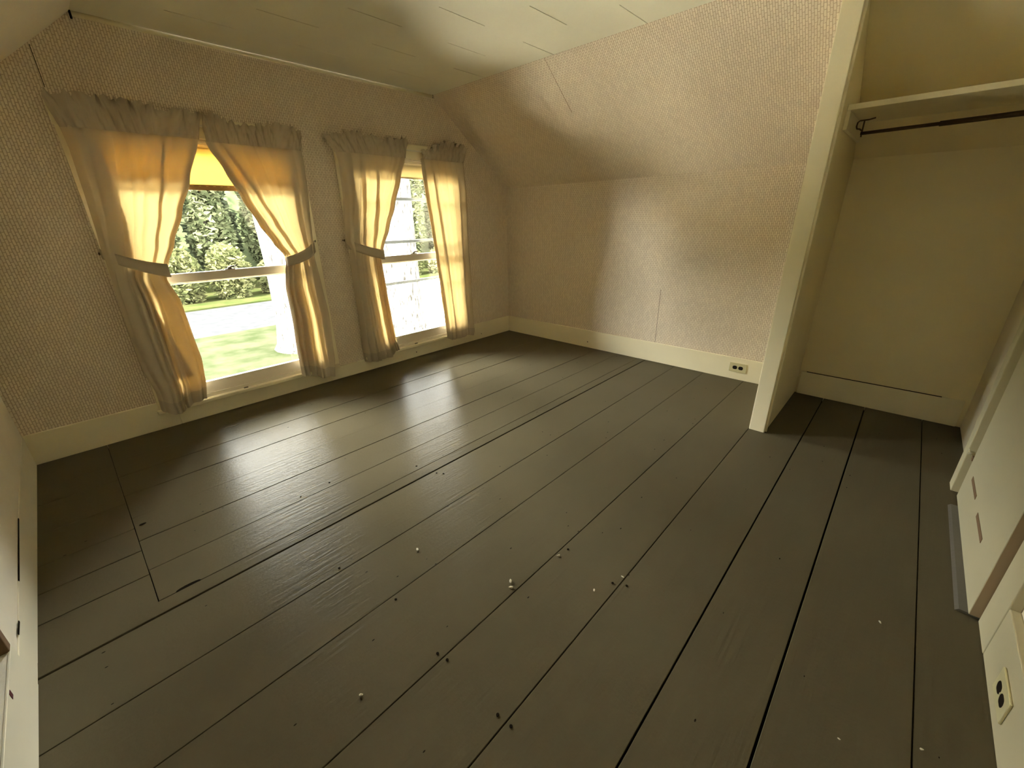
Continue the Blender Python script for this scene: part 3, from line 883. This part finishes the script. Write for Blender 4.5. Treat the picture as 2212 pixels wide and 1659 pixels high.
# ------------------------------------------------------------------ outside
GZ = -2.6
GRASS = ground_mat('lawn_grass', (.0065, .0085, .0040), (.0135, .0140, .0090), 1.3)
ROADM = ground_mat('road_asphalt', (.0095, .0098, .0112), (.0125, .0128, .0140), 3.0)
GRAVEL = ground_mat('bounce_gravel', (.46, .43, .36), (.58, .55, .47), 6.0)
VERGE = ground_mat('verge_soil', (.007, .010, .003), (.014, .014, .006), 1.1)
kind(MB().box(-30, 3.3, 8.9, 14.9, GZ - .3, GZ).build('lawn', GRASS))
bounce_court = kind(MB().box(-30, 40, .3, 8.9, GZ - .3, GZ).build('bounce_gravel', GRAVEL))  # unseen pale ground below the windows, added to bounce daylight into the room
MB().box(3.3, 40, 8.9, 14.9, GZ - .3, GZ).build('drive_entry', GRAVEL, bounce_court)
MB().box(8.5, 30, 14.9, 21.3, GZ - .3, GZ + .01).build('drive_apron', GRAVEL, bounce_court)
kind(MB().box(-30, 60, 14.9, 21.2, GZ - .3, GZ - .02).build('road', ROADM))
verge = kind(MB().box(-30, 60, 21.2, 60, GZ - .3, GZ + .05).build('verge', VERGE))
MB().prism([(33, GZ), (36, GZ + 6), (44, GZ + 12.5), (60, GZ + 13), (60, GZ)], 'x', -30, 60).build('wooded_bank', ground_mat('bank_growth', (.010, .014, .007), (.030, .035, .018), 2.2), verge)
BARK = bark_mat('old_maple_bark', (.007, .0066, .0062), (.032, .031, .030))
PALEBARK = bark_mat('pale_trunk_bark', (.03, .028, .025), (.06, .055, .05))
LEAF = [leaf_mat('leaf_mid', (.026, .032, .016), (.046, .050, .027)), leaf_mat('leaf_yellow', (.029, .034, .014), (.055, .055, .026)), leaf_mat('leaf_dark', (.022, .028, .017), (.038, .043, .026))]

def leaves(n, c, rad, size, rnd, hollow=.35):
    m = MB()
    for _ in range(n):
        while True:
            p = Vector((rnd.uniform(-1, 1), rnd.uniform(-1, 1), rnd.uniform(-1, 1)))
            if hollow < p.length < 1: break
        p = Vector((c[0] + p.x * rad[0], c[1] + p.y * rad[1], c[2] + p.z * rad[2]))
        a = Vector((rnd.gauss(0, 1), rnd.gauss(0, 1), rnd.gauss(0, .5))).normalized()
        b_ = a.orthogonal().normalized(); b_ = (Matrix.Rotation(rnd.uniform(0, 6.28), 3, a) @ b_)
        s = size * rnd.uniform(.6, 1.3)
        n0 = len(m.v)
        m.v += [tuple(p - a * s), tuple(p + b_ * s * .45), tuple(p + a * s), tuple(p - b_ * s * .45)]
        m.f.append((n0, n0 + 1, n0 + 2, n0 + 3))
    return m
def trunk(pts, rs, seed, seg=20):
    rnd = random.Random(seed)
    m = MB().tube(pts, rs, seg)
    m.v = [(v[0] + rnd.uniform(-.02, .02), v[1] + rnd.uniform(-.02, .02), v[2]) for v in m.v]
    return m
def tree(name, x, y, tr_pts, tr_r, crowns, mat, bark, label, cat, group, seed, leaf=.14, n=1800):
    rnd = random.Random(seed)
    t = empty(name, (x, y, GZ)); tag(t, label, cat, group)
    if tr_pts:
        trunk(tr_pts, tr_r, seed).build('trunk', bark, t)
    m = MB()
    for c, rad in crowns:
        q = leaves(n, c, rad, leaf, rnd)
        k = len(m.v); m.v += q.v; m.f += [tuple(i + k for i in f) for f in q.f]
    o = m.build('foliage', mat, t, fixn=False); o['kind'] = 'stuff'
    return t
# two old trees on the lawn
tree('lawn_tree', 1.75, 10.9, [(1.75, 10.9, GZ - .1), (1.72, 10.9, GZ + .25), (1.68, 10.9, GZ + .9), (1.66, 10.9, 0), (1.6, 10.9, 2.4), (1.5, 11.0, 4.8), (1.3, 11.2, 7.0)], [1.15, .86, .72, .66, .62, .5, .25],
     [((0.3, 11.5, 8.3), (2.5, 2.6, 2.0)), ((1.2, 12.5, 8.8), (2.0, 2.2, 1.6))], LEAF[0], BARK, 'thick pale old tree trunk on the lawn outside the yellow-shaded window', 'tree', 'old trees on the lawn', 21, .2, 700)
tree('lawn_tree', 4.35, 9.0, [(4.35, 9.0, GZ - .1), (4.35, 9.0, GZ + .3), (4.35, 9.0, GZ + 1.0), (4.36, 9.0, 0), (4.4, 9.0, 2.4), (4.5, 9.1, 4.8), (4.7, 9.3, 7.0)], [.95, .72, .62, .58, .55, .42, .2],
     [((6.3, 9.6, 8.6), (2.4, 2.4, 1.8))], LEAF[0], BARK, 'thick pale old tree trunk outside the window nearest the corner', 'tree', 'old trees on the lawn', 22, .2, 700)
# bushes and trees across the road
rnd = random.Random(5)
WORDS = ['leftmost', 'second from left', 'third from left', 'fourth from left', 'fifth from left']
seen = {}
def outside_label(what, x, y):
    """which window shows it, and its place in the row there"""
    t = (x + 3.34) / (y + 3.18)
    w = 'yellow-shaded window' if .14 < t < .39 else 'window nearest the corner' if .57 < t < .81 else None
    if w is None: return what + ' hidden behind wall or curtains'
    n = seen.get((what, w), 0); seen[(what, w)] = n + 1
    return '%s, %s in the %s' % (what, WORDS[n], w)
for k in range(11):
    x = -1.5 + k * 2.3 + rnd.uniform(-.08, .08); y = 23.4 + rnd.uniform(-.3, .5)
    h = rnd.uniform(1.1, 1.7)
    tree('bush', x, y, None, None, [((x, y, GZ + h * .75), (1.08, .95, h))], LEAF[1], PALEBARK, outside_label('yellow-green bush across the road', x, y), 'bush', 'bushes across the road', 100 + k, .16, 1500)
for k in range(10):
    x = -2 + k * 2.75 + rnd.uniform(-.1, .1); y = 26.7 + rnd.uniform(-.2, .3)
    tree('roadside_tree', x, y, [(x, y, GZ), (x + rnd.uniform(-.3, .3), y, GZ + 3), (x + rnd.uniform(-.4, .4), y, GZ + 6)], [.17, .13, .07],
         [((x, y, GZ + 3.4), (1.12, 1.2, 2.5)), ((x + rnd.uniform(-.08, .08), y, GZ + 6.3), (1.05, 1.1, 1.9))], LEAF[0], PALEBARK, outside_label('mid green tree across the road', x, y), 'tree', 'trees across the road', 200 + k, .20, 2200)
for k in range(9):
    x = -3 + k * 3.7 + rnd.uniform(-.1, .1); y = 30.9 + rnd.uniform(-.2, .3)
    tree('forest_tree', x, y, [(x, y, GZ), (x, y, GZ + 6)], [.2, .1],
         [((x, y, GZ + 3.4), (1.5, 1.4, 3.2)), ((x, y, GZ + 7.2), (1.45, 1.4, 2.6))], LEAF[2], PALEBARK, outside_label('dark green tree behind the roadside row', x, y), 'tree', 'dark trees behind the bushes', 300 + k, .27, 2400)
